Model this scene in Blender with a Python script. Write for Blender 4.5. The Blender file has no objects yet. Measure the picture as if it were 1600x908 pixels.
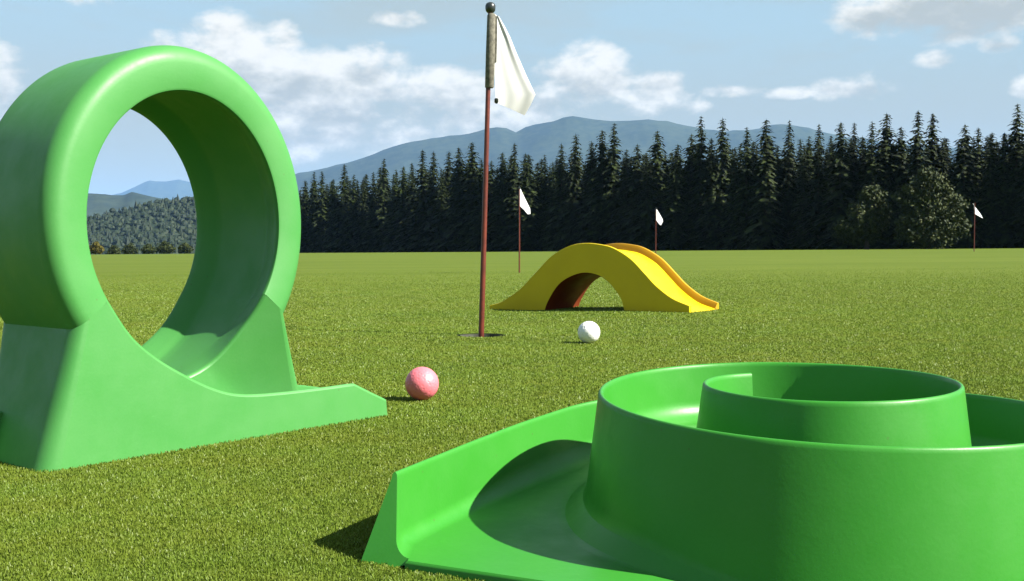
import bpy, math, random
import numpy as np
from mathutils import Vector, noise

R = math.radians
sc = bpy.context.scene
COL = sc.collection

# ---------------------------------------------------------------- camera
CAM_H = 0.195
cam_d = bpy.data.cameras.new("camera")
cam_d.sensor_width = 36.0
cam_d.lens = 1700 / 1600 * 36.0
cam_d.clip_start = 0.02
cam_d.clip_end = 40000
cam = bpy.data.objects.new("camera", cam_d)
cam.location = (0, 0, CAM_H)
cam.rotation_euler = (R(90) - math.atan(69 / 1700), 0, 0)
COL.objects.link(cam)
sc.camera = cam

# ---------------------------------------------------------------- sky, sun, exposure
SUN_EL = 40.0
SUN_BACK = 20.0        # the sun stands to the right, this far behind the camera
sun_vec = Vector((math.cos(R(SUN_BACK)) * math.cos(R(SUN_EL)), -math.sin(R(SUN_BACK)) * math.cos(R(SUN_EL)), math.sin(R(SUN_EL))))
SKY_STRENGTH = 0.05
SUN_STRENGTH = 5.0
EXPOSURE = 1.85
sc.view_settings.view_transform = 'Standard'
sc.view_settings.look = 'None'
sc.view_settings.exposure = EXPOSURE
sc.view_settings.gamma = 1.0
sc.view_settings.use_curve_mapping = False
sc.cycles.max_bounces = 8
sc.cycles.diffuse_bounces = 4
sc.cycles.volume_bounces = 1
sc.cycles.use_denoising = True

sun_d = bpy.data.lights.new("sun", 'SUN')
sun_d.energy = SUN_STRENGTH
sun_d.angle = R(0.55)
sun_d.color = (1.0, 0.945, 0.85)
sun = bpy.data.objects.new("sun", sun_d)
sun.rotation_euler = sun_vec.to_track_quat('Z', 'Y').to_euler()
sun.location = (3, -2, 4)
COL.objects.link(sun)


class NT:
    """small helper for node trees"""
    def __init__(s, tree):
        s.t = tree
        s.n = tree.nodes
        s.l = tree.links

    def node(s, kind, **kw):
        n = s.n.new(kind)
        for k, v in kw.items():
            setattr(n, k, v)
        return n

    def put(s, sock, v):
        if isinstance(v, bpy.types.NodeSocket):
            s.l.new(v, sock)
        else:
            sock.default_value = v

    def m(s, op, a, b=None, c=None, clamp=False):
        n = s.node('ShaderNodeMath', operation=op)
        n.use_clamp = clamp
        s.put(n.inputs[0], a)
        if b is not None:
            s.put(n.inputs[1], b)
        if c is not None:
            s.put(n.inputs[2], c)
        return n.outputs[0]

    def vm(s, op, a, b=None):
        n = s.node('ShaderNodeVectorMath', operation=op)
        s.put(n.inputs[0], a)
        if b is not None:
            s.put(n.inputs[1], b)
        return n.outputs[0]

    def noise(s, vec, scale, detail=2.0, rough=0.5, dist=0.0):
        n = s.node('ShaderNodeTexNoise')
        if vec is not None:
            s.l.new(vec, n.inputs['Vector'])
        n.inputs['Scale'].default_value = scale
        n.inputs['Detail'].default_value = detail
        n.inputs['Roughness'].default_value = rough
        n.inputs['Distortion'].default_value = dist
        return n.outputs['Fac']

    def ramp(s, v, a, b, lo=0.0, hi=1.0, smooth=True):
        n = s.node('ShaderNodeMapRange')
        n.interpolation_type = 'SMOOTHSTEP' if smooth else 'LINEAR'
        s.put(n.inputs[0], v)
        n.inputs[1].default_value = a
        n.inputs[2].default_value = b
        n.inputs[3].default_value = lo
        n.inputs[4].default_value = hi
        return n.outputs[0]

    def mix(s, f, a, b):
        n = s.node('ShaderNodeMix', data_type='RGBA')
        s.put(n.inputs[0], f)
        s.put(n.inputs[6], a if isinstance(a, bpy.types.NodeSocket) else (*a, 1))
        s.put(n.inputs[7], b if isinstance(b, bpy.types.NodeSocket) else (*b, 1))
        return n.outputs[2]


world = bpy.data.worlds.new("World")
sc.world = world
world.use_nodes = True
W = NT(world.node_tree)
W.n.clear()
sky = W.node('ShaderNodeTexSky')
sky.sky_type = 'NISHITA'
sky.sun_disc = False
sky.sun_elevation = R(SUN_EL)
sky.sun_rotation = math.atan2(sun_vec.x, sun_vec.y)
sky.altitude = 400
sky.air_density = 1.0
sky.dust_density = 1.6
sky.ozone_density = 1.6
tc = W.node('ShaderNodeTexCoord')
direc = tc.outputs['Generated']
sep = W.node('ShaderNodeSeparateXYZ')
W.l.new(direc, sep.inputs[0])
az = W.m('ARCTAN2', sep.outputs[0], sep.outputs[1])
el = W.m('ARCSINE', sep.outputs[2])
stretch = W.vm('MULTIPLY', direc, (1.0, 1.0, 1.7))
n_big = W.noise(stretch, 11.0, 8.0, 0.62, 0.3)
n_fine = W.noise(stretch, 34.0, 6.0, 0.6)
n_wisp = W.noise(W.vm('MULTIPLY', direc, (1.0, 1.0, 4.5)), 4.5, 6.0, 0.58)
# cumulus: azimuth, elevation, half width, height above and below the middle (degrees), weight
CUM = [(-14.3, 8.9, 4.2, 2.9, 3.2, 1.0), (-9.0, 8.4, 4.6, 2.0, 2.4, 1.0), (-4.3, 8.1, 4.4, 1.4, 2.0, 0.8),
       (-7.6, 9.6, 1.7, 1.2, 1.6, .85), (-14.6, 11.1, 1.7, 1.3, 1.8, .9), (-11.8, 10.8, 1.3, 1.0, 1.5, .8),
       (4.1, 8.9, 2.8, 1.8, 2.0, 1.0), (7.4, 8.4, 1.7, 0.9, 1.2, .75),
       (17.9, 11.2, 2.4, 1.5, 1.2, .85), (22.2, 12.4, 5.4, 3.2, 2.5, 1.25), (17.6, 7.9, 2.6, 1.0, 0.8, .66),
       (21.0, 9.0, 1.4, .7, .6, .62), (23.9, 9.6, 1.3, 0.8, .6, .6), (25.4, 7.4, 1.2, .7, .6, .7),
       (-10.0, 6.6, 8.5, 1.6, 2.6, .62), (-1.0, 6.8, 7.0, 1.2, 1.6, .5), (6.5, 7.4, 4.0, 1.0, 1.6, .55), (-26.5, 8.2, 2.9, 1.9, 2.4, 1.0), (-12.5, 6.0, 3.0, 0.6, .6, .45), (-5.2, 5.9, 2.2, .6, .5, .5),
       (-8.6, 6.7, 1.8, .5, .5, .45), (-6.2, 11.6, 2.3, .8, .6, .22), (-22, 12.4, 6.0, 1.1, 1.0, .42),
       (11.5, 7.9, 2.6, .5, .5, .42), (14.0, 7.7, 1.8, .5, .4, .45), (1.7, 7.6, 2.2, 1.3, 1.3, .5), (9.0, 7.2, 2.0, .5, .5, .4),
       # the rest of the sky, round the horizon
       (41, 12, 7, 4, 3, 1), (58, 9, 9, 3, 3, .9), (84, 14, 8, 4, 3, 1), (118, 11, 10, 4, 3, 1), (150, 9, 8, 3, 2.5, .9),
       (-44, 12, 7, 4, 3, 1), (-66, 9, 8, 3, 3, .9), (-92, 14, 9, 4, 3, 1), (-128, 11, 10, 4, 3, 1), (-160, 10, 9, 3, 3, .9),
       (70, 30, 12, 6, 5, .8), (-50, 34, 12, 6, 5, .8), (-130, 38, 14, 6, 5, .8), (140, 33, 12, 6, 5, .8), (5, 36, 12, 6, 4, .7)]
dens = None
high = None
for (a0, e0, rx, up, dn, wt) in CUM:
    dx = W.m('DIVIDE', W.m('SUBTRACT', az, R(a0)), R(rx))
    de = W.m('SUBTRACT', el, R(e0))
    u_ = W.m('DIVIDE', W.m('MAXIMUM', de, 0.0), R(up))
    d_ = W.m('DIVIDE', W.m('MINIMUM', de, 0.0), R(dn))
    v_ = W.m('ADD', u_, d_)
    q = W.m('SUBTRACT', wt, W.m('ADD', W.m('MULTIPLY', dx, dx), W.m('MULTIPLY', v_, v_)))
    hq = W.m('MULTIPLY', W.m('MAXIMUM', q, 0.0), v_)
    dens = q if dens is None else W.m('SMOOTH_MAX', dens, q, 0.25)
    high = hq if high is None else W.m('ADD', high, hq)
turb = W.m('ADD', W.m('MULTIPLY', W.m('SUBTRACT', n_big, 0.5), 3.2), W.m('MULTIPLY', W.m('SUBTRACT', n_fine, 0.5), 1.2))
body = W.m('ADD', W.m('MAXIMUM', dens, -2.0), turb)
cover = W.ramp(body, -0.08, 0.74)
wisp = W.m('MULTIPLY', W.ramp(n_wisp, 0.42, 0.72), W.ramp(el, R(34), R(4), 0.12, 0.62))
# low band of thin grey cloud towards the horizon
band = W.m('MULTIPLY', W.ramp(el, R(12.0), R(6.0)), 0.80)
cov2 = W.m('MAXIMUM', wisp, band)
bright = W.ramp(W.m('ADD', W.m('MULTIPLY', high, 1.25), W.m('ADD', W.m('MULTIPLY', W.m('SUBTRACT', n_fine, 0.5), 2.2), W.m('MULTIPLY', W.m('SUBTRACT', 0.75, body), 0.14))), -0.62, 0.46)
skyc = sky.outputs[0]
SCL = 1.0 / (SKY_STRENGTH * 2 ** EXPOSURE)
hazec = tuple(c * SCL for c in (0.495, 0.525, 0.455))
shadec = tuple(c * SCL for c in (0.520, 0.545, 0.500))
whitec = tuple(c * SCL for c in (1.05, 1.02, 0.93))
blue = tuple(c * SCL for c in (0.465, 0.645, 0.705))
# thin high veil that pales the blue, as in the photograph
base_sky = W.mix(W.ramp(el, R(60), R(8), 0.35, 0.86), skyc, blue)
c1 = W.mix(cov2, base_sky, hazec)
cc = W.mix(bright, shadec, whitec)
c2 = W.mix(W.m('MULTIPLY', cover, 0.96), c1, cc)
below = W.mix(W.ramp(sep.outputs[2], -0.06, 0.0), tuple(c * SCL for c in (0.30, 0.36, 0.40)), c2)
bg = W.node('ShaderNodeBackground')
W.l.new(below, bg.inputs[0])
bg.inputs[1].default_value = SKY_STRENGTH
wo = W.node('ShaderNodeOutputWorld')
W.l.new(bg.outputs[0], wo.inputs[0])


# ---------------------------------------------------------------- materials
def new_mat(name):
    m = bpy.data.materials.new(name)
    m.use_nodes = True
    t = NT(m.node_tree)
    b = t.n['Principled BSDF']
    return m, t, b


def bump(t, b, height, strength, dist):
    n = t.node('ShaderNodeBump')
    n.inputs['Strength'].default_value = strength
    n.inputs['Distance'].default_value = dist
    t.l.new(height, n.inputs['Height'])
    t.l.new(n.outputs[0], b.inputs['Normal'])


def plastic(name, col, col2, rough=0.42, spec=0.24):
    m, t, b = new_mat(name)
    o = t.node('ShaderNodeTexCoord').outputs['Object']
    big = t.noise(o, 7.0, 4.0, 0.6)
    fine = t.noise(o, 420.0, 3.0, 0.6)
    f = t.m('ADD', t.m('MULTIPLY', big, 0.75), t.m('MULTIPLY', fine, 0.25))
    c = t.mix(t.ramp(f, 0.35, 0.65), col, col2)
    scr = t.noise(t.vm('MULTIPLY', o, (1.0, 1.0, 9.0)), 46.0, 6.0, 0.7, 1.5)
    c = t.mix(t.ramp(scr, 0.63, 0.72, 0.0, 0.16), c, tuple(min(1.0, x * 1.5 + 0.02) for x in col))
    spk = t.node('ShaderNodeTexVoronoi')
    spk.inputs['Scale'].default_value = 85.0
    t.l.new(o, spk.inputs['Vector'])
    c = t.mix(t.m('MULTIPLY', t.ramp(spk.outputs['Distance'], 0.10, 0.05), t.ramp(t.noise(o, 9.0, 2.0), 0.52, 0.66, 0.0, 0.45)), c, (0.05, 0.06, 0.02))
    t.l.new(c, b.inputs['Base Color'])
    t.l.new(t.ramp(t.noise(o, 22.0, 5.0, 0.6), 0.3, 0.7, rough - 0.07, rough + 0.10), b.inputs['Roughness'])
    b.inputs['IOR'].default_value = 1.46
    b.inputs['Specular IOR Level'].default_value = spec
    bump(t, b, t.m('ADD', fine, t.m('MULTIPLY', t.noise(o, 60.0, 3.0), 2.0)), 0.10, 0.0006)
    return m


M_GREEN = plastic("green_plastic_loop", (0.036, 0.168, 0.034), (0.045, 0.182, 0.041), 0.50, 0.42)
M_GREEN2 = plastic("green_plastic_spiral", (0.022, 0.160, 0.014), (0.028, 0.174, 0.018), 0.40, 0.30)
M_ORANGE = plastic("orange_edge_plastic", (0.35, 0.185, 0.004), (0.39, 0.215, 0.006), 0.42, 0.3)
M_ARCH_SHADE = plastic("red_brown_arch_shade", (0.10, 0.016, 0.004), (0.13, 0.022, 0.006), 0.6, 0.2)  # yellow in shade under the bridge arch, put into the colour
M_YELLOW = plastic("yellow_plastic", (0.43, 0.320, 0.002), (0.47, 0.350, 0.003), 0.42, 0.3)


def simple(name, col, rough=0.5, noise_scale=None, col2=None, bumpd=None, metallic=0.0):
    m, t, b = new_mat(name)
    b.inputs['Roughness'].default_value = rough
    b.inputs['Metallic'].default_value = metallic
    if noise_scale:
        o = t.node('ShaderNodeTexCoord').outputs['Object']
        nz = t.noise(o, noise_scale, 4.0, 0.6)
        t.l.new(t.mix(t.ramp(nz, 0.35, 0.65), col, col2 or tuple(c * 0.7 for c in col)), b.inputs['Base Color'])
        if bumpd:
            bump(t, b, nz, 0.5, bumpd)
    else:
        b.inputs['Base Color'].default_value = (*col, 1)
    return m


M_POLE = simple("red_brown_paint", (0.100, 0.015, 0.006), 0.42, 60, (0.065, 0.009, 0.004), 0.0002)
M_KNOB = simple("black_rubber", (0.012, 0.016, 0.016), 0.3, 80, (0.02, 0.024, 0.022))
M_TUBE = simple("grey_tube", (0.125, 0.118, 0.09), 0.9, 130, (0.06, 0.056, 0.042), 0.0012)
M_CUP = simple("cup_lining", (0.05, 0.06, 0.04), 0.7, 60, (0.03, 0.03, 0.02))


def cloth_mat():
    m, t, b = new_mat("white_cloth")
    o = t.node('ShaderNodeTexCoord').outputs['Object']
    w = t.noise(o, 700.0, 2.0)
    t.l.new(t.mix(t.noise(o, 25.0, 3.0), (0.52, 0.53, 0.53), (0.56, 0.57, 0.57)), b.inputs['Base Color'])
    b.inputs['Roughness'].default_value = 0.85
    bump(t, b, w, 0.3, 0.0004)
    tr = t.node('ShaderNodeBsdfTranslucent')
    tr.inputs[0].default_value = (0.55, 0.55, 0.54, 1)
    mx = t.node('ShaderNodeMixShader')
    mx.inputs[0].default_value = 0.35
    t.l.new(b.outputs[0], mx.inputs[1])
    t.l.new(tr.outputs[0], mx.inputs[2])
    t.l.new(mx.outputs[0], t.n['Material Output'].inputs[0])
    return m


M_CLOTH = cloth_mat()


def ball_mat(name, col, col2, scale, dist):
    m, t, b = new_mat(name)
    o = t.node('ShaderNodeTexCoord').outputs['Object']
    v = t.node('ShaderNodeTexVoronoi')
    v.inputs['Scale'].default_value = scale
    t.l.new(o, v.inputs['Vector'])
    t.l.new(t.mix(t.noise(o, 160.0, 3.0), col, col2), b.inputs['Base Color'])
    b.inputs['Roughness'].default_value = 0.42
    bump(t, b, t.ramp(v.outputs['Distance'], 0.0, 0.55), 0.55, dist)
    return m


M_PINK = ball_mat("pink_ball_skin", (0.52, 0.105, 0.130), (0.58, 0.150, 0.180), 260.0, 0.0005)
M_WHITE = ball_mat("white_ball_skin", (0.58, 0.58, 0.55), (0.61, 0.61, 0.59), 170.0, 0.0011)


def turf_mat():
    m, t, b = new_mat("turf_ground")
    g = t.node('ShaderNodeNewGeometry').outputs['Position']
    s = t.node('ShaderNodeSeparateXYZ')
    t.l.new(g, s.inputs[0])
    n1 = t.noise(g, 160.0, 5.0, 0.75)
    n2 = t.noise(g, 14.0, 4.0, 0.6)
    # long faint drifts left by mowing and rolling
    st = t.vm('MULTIPLY', g, (0.10, 1.0, 0.0))
    n3 = t.noise(st, 0.9, 5.0, 0.62)
    n4 = t.noise(g, 1.3, 4.0, 0.6)
    dist = t.m('SQRT', t.m('ADD', t.m('MULTIPLY', s.outputs[0], s.outputs[0]), t.m('MULTIPLY', s.outputs[1], s.outputs[1])))
    c = t.mix(t.ramp(n1, 0.30, 0.70), (0.050, 0.084, 0.008), (0.086, 0.124, 0.014))
    c = t.mix(t.ramp(n2, 0.35, 0.70, 0.0, 0.40), c, (0.105, 0.10, 0.014))
    far = t.ramp(dist, 1.5, 14.0)
    cf = t.mix(t.ramp(n3, 0.38, 0.62), (0.062, 0.088, 0.011), (0.082, 0.108, 0.017))
    cf = t.mix(t.ramp(n4, 0.35, 0.7, 0.0, 0.35), cf, (0.050, 0.082, 0.008))
    c = t.mix(far, c, cf)
    t.l.new(c, b.inputs['Base Color'])
    b.inputs['Roughness'].default_value = 0.8
    b.inputs['Specular IOR Level'].default_value = 0.04
    bump(t, b, n1, 0.5, 0.002)
    return m


M_TURF = turf_mat()


def blade_mat():
    m, t, b = new_mat("grass_blades")
    g = t.node('ShaderNodeNewGeometry').outputs['Position']
    a = t.node('ShaderNodeAttribute')
    a.attribute_name = "tone"
    tone = a.outputs['Fac']
    c = t.mix(t.ramp(tone, 0.0, 0.8), (0.094, 0.152, 0.014), (0.122, 0.180, 0.020))
    c = t.mix(t.ramp(tone, 0.86, 1.0), c, (0.17, 0.21, 0.05))
    c = t.mix(t.ramp(t.noise(g, 9.0, 4.0, 0.6), 0.38, 0.68, 0.0, 0.50), c, (0.124, 0.148, 0.013))
    c = t.mix(t.ramp(t.noise(g, 2.1, 5.0, 0.65), 0.42, 0.62, 0.0, 0.50), c, (0.074, 0.128, 0.014))
    streak = t.noise(t.vm('MULTIPLY', g, (0.16, 1.0, 0.0)), 1.7, 5.0, 0.62)
    c = t.mix(t.ramp(streak, 0.42, 0.62, 0.0, 0.45), c, (0.100, 0.128, 0.016))
    t.l.new(c, b.inputs['Base Color'])
    b.inputs['Roughness'].default_value = 0.5
    b.inputs['Specular IOR Level'].default_value = 0.3
    tr = t.node('ShaderNodeBsdfTranslucent')
    t.l.new(c, tr.inputs[0])
    mx = t.node('ShaderNodeMixShader')
    mx.inputs[0].default_value = 0.3
    t.l.new(b.outputs[0], mx.inputs[1])
    t.l.new(tr.outputs[0], mx.inputs[2])
    t.l.new(mx.outputs[0], t.n['Material Output'].inputs[0])
    return m


M_BLADE = blade_mat()


def foliage_mat(name, dark, light, sc_=1.2):
    m, t, b = new_mat(name)
    o = t.node('ShaderNodeTexCoord').outputs['Object']
    inf = t.node('ShaderNodeObjectInfo').outputs['Random']
    g = t.node('ShaderNodeNewGeometry').outputs['Random Per Island']
    c = t.mix(t.ramp(t.m('ADD', t.m('MULTIPLY', t.noise(o, sc_, 3.0), 0.6), t.m('MULTIPLY', g, 0.45)), 0.3, 0.8), dark, light)
    c = t.mix(t.m('MULTIPLY', inf, 0.35), c, tuple(x * 0.6 for x in dark))
    t.l.new(c, b.inputs['Base Color'])
    b.inputs['Roughness'].default_value = 0.7
    b.inputs['Specular IOR Level'].default_value = 0.2
    return m


M_SPRUCE = foliage_mat("spruce_needles", (0.0022, 0.0056, 0.0008), (0.021, 0.034, 0.0030))
M_LEAF = foliage_mat("broad_leaves", (0.012, 0.022, 0.005), (0.042, 0.053, 0.009), 1.6)
M_SHRUB = foliage_mat("yellow_leaves", (0.06, 0.055, 0.007), (0.12, 0.10, 0.012), 2.0)
M_BARK = simple("bark", (0.055, 0.042, 0.03), 0.9, 12, (0.03, 0.024, 0.018), 0.02)


def hill_mat(name, a, b_, scale):
    m, t, b = new_mat(name)
    g = t.node('ShaderNodeNewGeometry').outputs['Position']
    n = t.noise(g, scale, 6.0, 0.65)
    n2 = t.noise(g, scale * 0.12, 3.0, 0.5)
    f = t.m('ADD', t.m('MULTIPLY', n, 0.6), t.m('MULTIPLY', n2, 0.4))
    t.l.new(t.mix(t.ramp(f, 0.38, 0.62), a, b_), b.inputs['Base Color'])
    b.inputs['Roughness'].default_value = 0.9
    b.inputs['Specular IOR Level'].default_value = 0.1
    return m


M_HILL = hill_mat("forested_slope", (0.010, 0.017, 0.010), (0.026, 0.036, 0.018), 0.02)
M_WOOD = foliage_mat("wood_canopy", (0.007, 0.015, 0.006), (0.016, 0.026, 0.009), 0.03)


# ---------------------------------------------------------------- mesh helpers
def link(o):
    COL.objects.link(o)
    return o


def mesh_obj(name, verts, faces, mat, parent=None, smooth=True, angle=40):
    me = bpy.data.meshes.new(name)
    me.from_pydata([tuple(v) for v in verts], [], faces)
    me.validate()
    me.materials.append(mat)
    if smooth:
        me.shade_smooth()
        if angle:
            me.set_sharp_from_angle(angle=R(angle))
    o = bpy.data.objects.new(name, me)
    link(o)
    if parent:
        o.parent = parent
    return o


def empty(name, loc, rz=0.0):
    o = bpy.data.objects.new(name, None)
    o.location = loc
    o.rotation_euler = (0, 0, rz)
    o.empty_display_size = 0.05
    return link(o)


def tag(o, label=None, cat=None, group=None, kind=None):
    if label:
        o['label'] = label
    if cat:
        o['category'] = cat
    if group:
        o['group'] = group
    if kind:
        o['kind'] = kind
    return o


def loft(rings, closed=True, caps=(True, True), flip=False):
    """quads between successive rings of equal length"""
    v, f = [], []
    n = len(rings[0])
    for r in rings:
        v += [tuple(p) for p in r]
    for i in range(len(rings) - 1):
        for j in range(n if closed else n - 1):
            k = (j + 1) % n
            q = (i * n + j, i * n + k, (i + 1) * n + k, (i + 1) * n + j)
            f.append(q[::-1] if flip else q)
    if caps[0]:
        c = tuple(range(n))
        f.append(c if flip else c[::-1])
    if caps[1]:
        c = tuple((len(rings) - 1) * n + j for j in range(n))
        f.append(c[::-1] if flip else c)
    return v, f


def join(*parts):
    v, f = [], []
    for pv, pf in parts:
        o = len(v)
        v += list(pv)
        f += [tuple(i + o for i in q) for q in pf]
    return v, f


def fix_normals(o):
    import bmesh
    bm = bmesh.new()
    bm.from_mesh(o.data)
    bmesh.ops.recalc_face_normals(bm, faces=bm.faces)
    bm.to_mesh(o.data)
    bm.free()


def flat_caps(o):
    """keeps large end faces flat: their borders become sharp edges"""
    me = o.data
    keys = set()
    for p in me.polygons:
        if len(p.vertices) > 8:
            p.use_smooth = False
            keys.update(p.edge_keys)
    lut = {e.key: e.index for e in me.edges}
    at_ = me.attributes.get('sharp_edge') or me.attributes.new('sharp_edge', 'BOOLEAN', 'EDGE')
    for k in keys:
        at_.data[lut[k]].value = True


def catmull(P, n):
    """n points per span through the control points"""
    P = [np.array(p, float) for p in P]
    Q = [2 * P[0] - P[1]] + P + [2 * P[-1] - P[-2]]
    out = []
    for i in range(1, len(Q) - 2):
        for k in range(n):
            t = k / n
            a, b, c, d = Q[i - 1], Q[i], Q[i + 1], Q[i + 2]
            out.append(0.5 * (2 * b + (c - a) * t + (2 * a - 5 * b + 4 * c - d) * t * t + (3 * b - a - 3 * c + d) * t ** 3))
    out.append(P[-1])
    return out


def sstep(a, b, x):
    t = np.clip((np.asarray(x, float) - a) / (b - a), 0, 1)
    return t * t * (3 - 2 * t)


# ---------------------------------------------------------------- ground
HOLE = (-0.0676, 2.385)


def gz(x, y):
    x = np.asarray(x, float)
    y = np.asarray(y, float)
    plane = sstep(2.3, 9.0, y) * (-0.0036 * y + 0.0079 * x)
    dip = -0.013 * sstep(2.65, 3.6, y) * sstep(0.5, -0.05, x) * sstep(9, 5, y)
    z = plane + dip
    r = np.hypot(x, y)
    edge = 250 + 0 * x
    z = z - sstep(edge, 1500, r) * 120
    zb = sstep(0, -60, y)          # behind the camera stays level
    z = z * (1 - zb * (y > -1e6) * (r < 250))
    return z


def build_ground():
    nseg = 220
    radii = [0.054]
    while radii[-1] < 16000:
        r = radii[-1]
        radii.append(r * 1.045 + 0.002)
    v, f = [], []
    for r in radii:
        for k in range(nseg):
            a = 2 * math.pi * k / nseg
            v.append((HOLE[0] + r * math.cos(a), HOLE[1] + r * math.sin(a), 0))
    V = np.array(v)
    V[:, 2] = gz(V[:, 0], V[:, 1])
    V[:nseg, 2] = 0
    for i in range(len(radii) - 1):
        for k in range(nseg):
            k2 = (k + 1) % nseg
            f.append((i * nseg + k, (i + 1) * nseg + k, (i + 1) * nseg + k2, i * nseg + k2))
    o = mesh_obj("ground", V.tolist(), f, M_TURF, angle=None)
    tag(o, "short mown putting green running out to the tree line", None, None, "structure")
    # cup sunk in the turf
    root = empty("golf_cup", (HOLE[0], HOLE[1], -0.10))
    tag(root, "round golf hole cut in the turf at the foot of the tall red flagpole", "golf hole")
    rings = []
    for (r, z) in ((0.0540, 0.0985), (0.0535, 0.0985), (0.0535, 0.080), (0.052, 0.080), (0.052, 0.002)):
        rings.append([(r * math.cos(2 * math.pi * k / 48), r * math.sin(2 * math.pi * k / 48), z) for k in range(48)])
    vv, ff = loft(rings, True, (False, True))
    c = mesh_obj("lining", vv, ff, M_CUP, root)
    ferr = [[((r) * math.cos(2 * math.pi * k / 24), (r) * math.sin(2 * math.pi * k / 24), z) for k in range(24)]
            for (r, z) in ((0.014, 0.0025), (0.014, 0.028), (0.007, 0.030))]
    vv, ff = loft(ferr, True, (True, True))
    mesh_obj("pole_socket", vv, ff, M_CUP, root)


build_ground()


# ---------------------------------------------------------------- spiral run (right foreground)
def hnoise(a):
    return noise.noise(Vector((a, 3.1, 0.7)))


FOOT = []       # outlines of what stands on the turf, kept free of blades


def build_spiral():
    cx, cy, t0, r0, r1, r2, ey = 0.2035, 0.7581, 2.0278, 0.0551, 0.0769, -0.0027, 1.1084
    HK = [(0, .1003), (120, .0995), (240, .1025), (360, .0986), (480, .0889), (600, .0834), (635, .0785), (740, .063),
          (752, .0605), (765, .058), (778, .055), (790, .052), (800, .050)]
    hx = [h[0] for h in HK]
    hy = [h[1] for h in HK]

    def Hs(d):
        return float(np.mean([np.interp(d + k, hx, hy) for k in (-24, -12, 0, 12, 24)]))

    def formula(d):
        k = d / 360
        r = r0 + r1 * k + r2 * k * k
        return (cx + r * math.cos(R(d) + t0), cy + r * math.sin(R(d) + t0) * ey)
    path = [(float(d), *formula(d)) for d in range(0, 733, 4)]
    ext = [(728, *formula(728)), (740, .0565, .912), (752, .034, .882), (765, .006, .842), (778, -.0225, .793), (790, -.0495, .740), (800, -.0745, .687)]
    path = [p for p in path if p[0] < 728] + [tuple(q) for q in catmull(ext, 4)]
    D = np.array([p[0] for p in path])
    X = np.array([p[1] for p in path])
    Y = np.array([p[2] for p in path])
    for _ in range(3):          # soften the joint
        X[1:-1] = (X[:-2] + 2 * X[1:-1] + X[2:]) / 4
        Y[1:-1] = (Y[:-2] + 2 * Y[1:-1] + Y[2:]) / 4
    TX, TY = np.gradient(X), np.gradient(Y)
    L = np.hypot(TX, TY)
    NX, NY = TY / L, -TX / L
    LIP_END = 872.0

    def pos(d):
        return np.array([np.interp(d, D, X), np.interp(d, D, Y)])

    def floor_z(d):
        if d < 400:
            return 0.0535
        if d <= 800:
            return max(0.0060, Hs(d) - 0.0455) if d > 440 else 0.0535 + (Hs(440) - 0.0455 - 0.0535) * (d - 400) / 40
        return 0.0060

    root = empty("spiral_run", (0.2, 0.76, 0))
    tag(root, "bright green plastic spiral run in the right foreground with a coiling wall and wide entry", "minigolf spiral")
    off = np.array([0.2, 0.76, 0])
    # wall
    rings = []
    PIN, POUT = [], []
    Rf = 0.017
    for i in range(len(D)):
        d = D[i]
        H = Hs(d)
        zi = floor_z(d)
        outer_floor = d + 360 <= LIP_END
        zo = floor_z(d + 360) if outer_floor else -0.004
        fade = float(sstep(LIP_END - 60, LIP_END, d + 360))
        if outer_floor:
            zo = zo - 0.008 * fade
        prof = []
        di = 0.0018 + 0.05 * (H - zi)
        rf = min(Rf, (H - zi) * 0.45) * (1 - 0.42 * float(sstep(755, 795, d)))
        prof.append((-(di + rf) - 0.0001, zi - 0.003))
        for k in range(13):
            a = R(86 * k / 12)
            prof.append((-(di + rf) + rf * math.sin(a), zi + rf * (1 - math.cos(a))))
        prof += [(-0.0019, H - .0035), (-0.0016, H - .0014), (-0.0008, H - .0003), (0, H), (0.0008, H - .0003), (0.0016, H - .0014), (0.0020, H - .0035)]
        slope = 0.12 if outer_floor else 0.12 + 0.24 * float(sstep(600, 740, d))
        ro = 0.021 * (1 - fade) + 0.004 * fade
        do = 0.0020 + slope * (H - zo - ro)
        for k in range(13):
            a = R(84 - 84 * k / 12)
            prof.append((do + ro - ro * math.sin(a), zo + ro * (1 - math.cos(a))))
        prof.append((do + ro + 0.0001, zo - 0.004))
        rings.append([(X[i] + NX[i] * o, Y[i] + NY[i] * o, z) for o, z in prof])
        PIN.append((X[i] - NX[i] * (di + rf), Y[i] - NY[i] * (di + rf)))
        POUT.append((X[i] + NX[i] * (do + ro), Y[i] + NY[i] * (do + ro)))
    # slanting cut at the entrance end of the wall
    last = rings[-1]
    P0 = np.array([X[-1], Y[-1]])
    dirv = np.array([-.0005, -.0330]) / .045
    Hend = Hs(800)
    for fr in (0.5, 1.0):
        rings.append([(x + dirv[0] * 0.045 * fr * (1 - max(z, 0) / Hend), y + dirv[1] * 0.045 * fr * (1 - max(z, 0) / Hend), z) for (x, y, z) in last])
    v, f = loft(rings, True, (True, True))
    w = mesh_obj("spiral_wall", [tuple(np.array(p) - off) for p in v], f, M_GREEN2, root, angle=42)
    fix_normals(w)
    flat_caps(w)
    # floor: a winding sheet that climbs to the middle, ended by a straight lip
    s0 = np.array([-.0735, .6535])
    sdir = np.array([.90, -.44])
    sdir = sdir / np.linalg.norm(sdir)
    PIN, POUT = np.array(PIN), np.array(POUT)

    def at(A_, d_):
        return np.array([np.interp(d_, D, A_[:, 0]), np.interp(d_, D, A_[:, 1])])
    rings = []
    nc = 11
    rows = [float(x) for x in D] + [804.0, 808.0] + [808.0 + 4.0 * k for k in range(1, 17)]
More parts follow.
